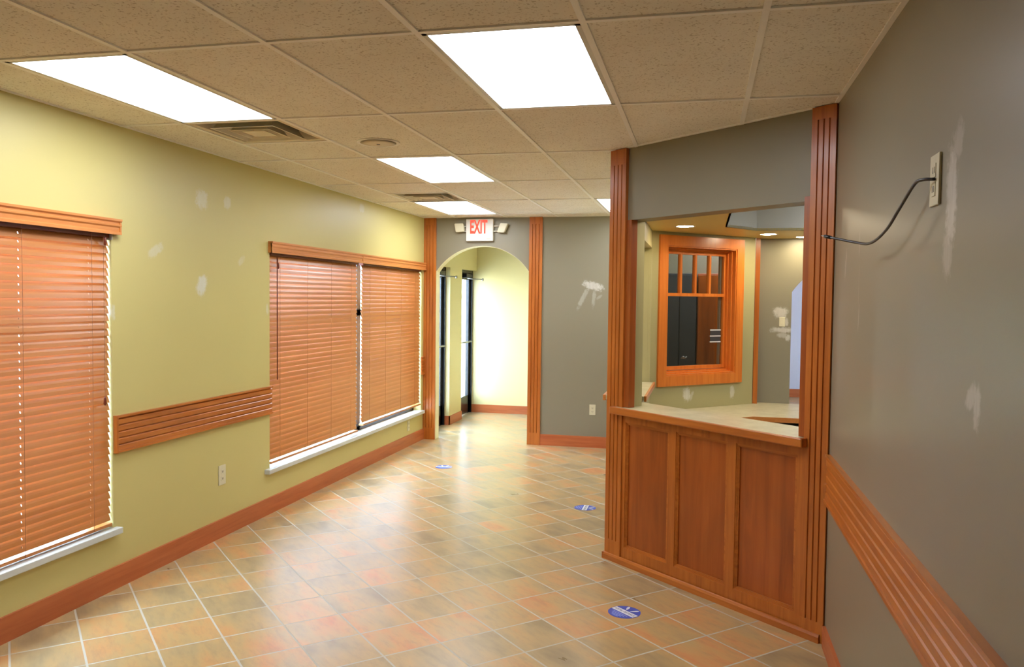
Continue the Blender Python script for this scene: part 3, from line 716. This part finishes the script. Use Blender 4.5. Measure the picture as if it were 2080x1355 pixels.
# ------------------------------------------------------------------ exit sign
ex = thing('exit_sign', 'white EXIT sign with red letters and two lamp heads over the arch', 'exit sign', (-2.571, YF, 2.505))
MB().box(-.165, .165, -.052, 0, -.13, .13, .006).build('housing', M['white_metal'], ex)
text_mesh('letters', 'EXIT', .215, M['exit_red'], ex, (-.012, -.0535, .028), (PI/2, 0, 0), .0012, squash=.48, offset=.006)
sg = MB()
for k in range(1): sg.box(.085, .135, -.0535, -.052, -.106, -.102)
sg.build('maker_mark', M['ivory_dark'], ex)
for s in (-1, 1):
    for z in (.045, -.015): MB().tube([(s*.16, -.03, z), (s*.235, -.035, z)], .006, 8).build('lamp_arm', M['white_metal'], ex, True)
    hb_ = MB()
    if s < 0: pts = [(-.305, .075), (-.195, .078), (-.180, -.018), (-.285, -.025)]
    else: pts = [(.255, .078), (.345, .070), (.300, -.035), (.215, -.030)]
    hb_.prism([(x, z) for x, z in pts], 'y', -.075, -.005)
    bmesh.ops.bevel(hb_.bm, geom=hb_.bm.edges[:], offset=.006, segments=2, affect='EDGES')
    ho_ = hb_.build('lamp_head', M['ivory'], ex)

# ------------------------------------------------------------------ outlets and switch (local: x across, -y outwards, z up)
def outlet(label, loc, rz, scale=1.0, kind='outlet'):
    t = thing('wall_outlet' if kind == 'outlet' else 'light_switch', label, 'outlet' if kind == 'outlet' else 'light switch', loc, rz, 'ivory wall outlets' if kind == 'outlet' else None)
    MB().box(-.036*scale, .036*scale, -.0065, 0, -.060*scale, .060*scale, .002).build('cover_plate', M['ivory'], t)
    if kind == 'outlet':
        for z in (-.021*scale, .021*scale):
            s_ = MB().box(-.016*scale, .016*scale, -.0085, -.006, z-.014*scale, z+.014*scale, .001).build('socket', M['ivory'], t)
            q = MB(); q.box(-.008, -.005, -.0092, -.0084, z-.005, z+.007); q.box(.005, .008, -.0092, -.0084, z-.005, z+.006); q.box(-.002, .002, -.0092, -.0084, z-.010, z-.007); q.build('slots', M['slot'], s_)
    else:
        MB().box(-.016*scale, .016*scale, -.0095, -.006, -.033*scale, .033*scale, .001).build('rocker', M['ivory'], t)
    return t
outlet('ivory wall outlet low on the yellow wall under the chair rail', (XL, 5.065, .437), PI/2, 1.15)
outlet('ivory wall outlet low on the yellow wall under the far window sill', (XL, 8.79, .235), PI/2)
outlet('ivory wall outlet on the grey far wall right of the arch', (-1.216, YF, .437), 0)
outlet('ivory light switch among filler smears on the wall seen past the counter', (.712, 7.90, 1.515), 0, .72, 'switch')
# television plate high on the right wall, with its cable
tvp = thing('cable_outlet', 'ivory outlet plate high on the grey right wall beside a white filler smear', 'outlet', (XR, 2.455, 2.028), -PI/2)
MB().box(-.044, .044, -.0075, 0, -.070, .070, .002).build('cover_plate', M['ivory'], tvp)
for z in (-.026, .026):
    s_ = MB().box(-.017, .017, -.0095, -.007, z-.019, z+.019, .0015).build('socket', M['ivory'], tvp)
    q = MB(); q.box(-.009, -.006, -.0102, -.0094, z-.008, z+.009); q.box(.006, .009, -.0102, -.0094, z-.008, z+.009); q.build('slots', M['slot'], s_)
CAB = [(.606, 2.437, 2.028), (.5831, 2.4700, 2.0314), (.5740, 2.5200, 2.0247), (.5671, 2.6500, 1.9757), (.5597, 2.8000, 1.9210), (.5471, 2.9700, 1.8926), (.5268, 3.1200, 1.9050), (.4462, 3.2500, 1.9362)]
def smooth_path(P, n=8):
    P = [Vector(p) for p in P]; out = []
    Q = [P[0]*2-P[1]] + P + [P[-1]*2-P[-2]]
    for k in range(1, len(Q)-2):
        p0, p1, p2, p3 = Q[k-1:k+3]
        for q in range(n):
            t_ = q/n; out.append(.5*((2*p1)+(p2-p0)*t_+(2*p0-5*p1+4*p2-p3)*t_*t_+(3*p1-p0-3*p2+p3)*t_**3))
    out.append(P[-1]); return out
cbl = thing('black_cable', 'black cable sticking out of the outlet plate on the right wall', 'cable', (0, 0, 0))
MB().tube(smooth_path(CAB), .0046, 12).build('cable_jacket', M['black_rubber'], cbl, True)
pe = smooth_path(CAB)
dv = (Vector(CAB[-1])-pe[-3]).normalized()
MB().tube([Vector(CAB[-1])-dv*.02, Vector(CAB[-1])+dv*.012], .0066, 12).build('connector', M['black_rubber'], cbl, True)
MB().tube([Vector(CAB[-1])+dv*.010, Vector(CAB[-1])+dv*.030], .0022, 8).build('connector_pin', M['steel'], cbl, True)

# ------------------------------------------------------------------ round floor stickers
def foot(mb, x, y, a, s):
    pts = []
    for k in range(20):
        th_ = 2*PI*k/20; w_ = .30 + .10*math.sin(th_)
        pts.append((w_*math.cos(th_)*s, math.sin(th_)*s))
    ca, sa_ = math.cos(a), math.sin(a)
    mb.prism([(x+px*ca-py*sa_, y+px*sa_+py*ca) for px, py in pts], 'z', .0016, .0022)
def sticker(loc, ang, R, label):
    t = thing('floor_sticker', label, 'floor sticker', (loc[0], loc[1], 0), ang, 'round blue floor stickers')
    MB().lathe([(R, .0), (R, .0012), (.0001, .0012)], (0, 0), 48).build('disc', M['sticker_blue'], t)
    b = MB(); hw = math.sqrt(R*R-.02*.02)
    b.box(-hw*.97, hw*.97, -.018*R/.09, .022*R/.09, .0013, .0017); b.build('band', M['sticker_white'], t)
    text_mesh('band_lettering', 'SOCIAL DISTANCE', .026*R/.09, M['sticker_ink'], t, (0, .002, .0019), (0, 0, 0), .0001, squash=.72)
    for s_ in (-1, 1): m_ = MB(); foot(m_, s_*.026, .052*R/.09, -s_*.5, .026*R/.09); m_.build('footprint', M['sticker_white'], t)
    m_ = MB()
    for k, (yy, hw_) in enumerate(((-.032, .058), (-.046, .048), (-.060, .036), (-.072, .024))): m_.box(-hw_*R/.09, hw_*R/.09, yy*R/.09-.0025, yy*R/.09+.0025, .0013, .0017)
    m_.build('small_print', M['sticker_pale'], t); return t
sticker((-.383, 4.388), math.radians(-42), .088, 'round blue floor sticker nearest the counter front')
sticker((-.905, 6.555), math.radians(-90), .088, 'round blue floor sticker beyond the left counter pilaster')
sticker((-2.51, 7.78), .1, .085, 'round blue floor sticker near the arch, farthest away')
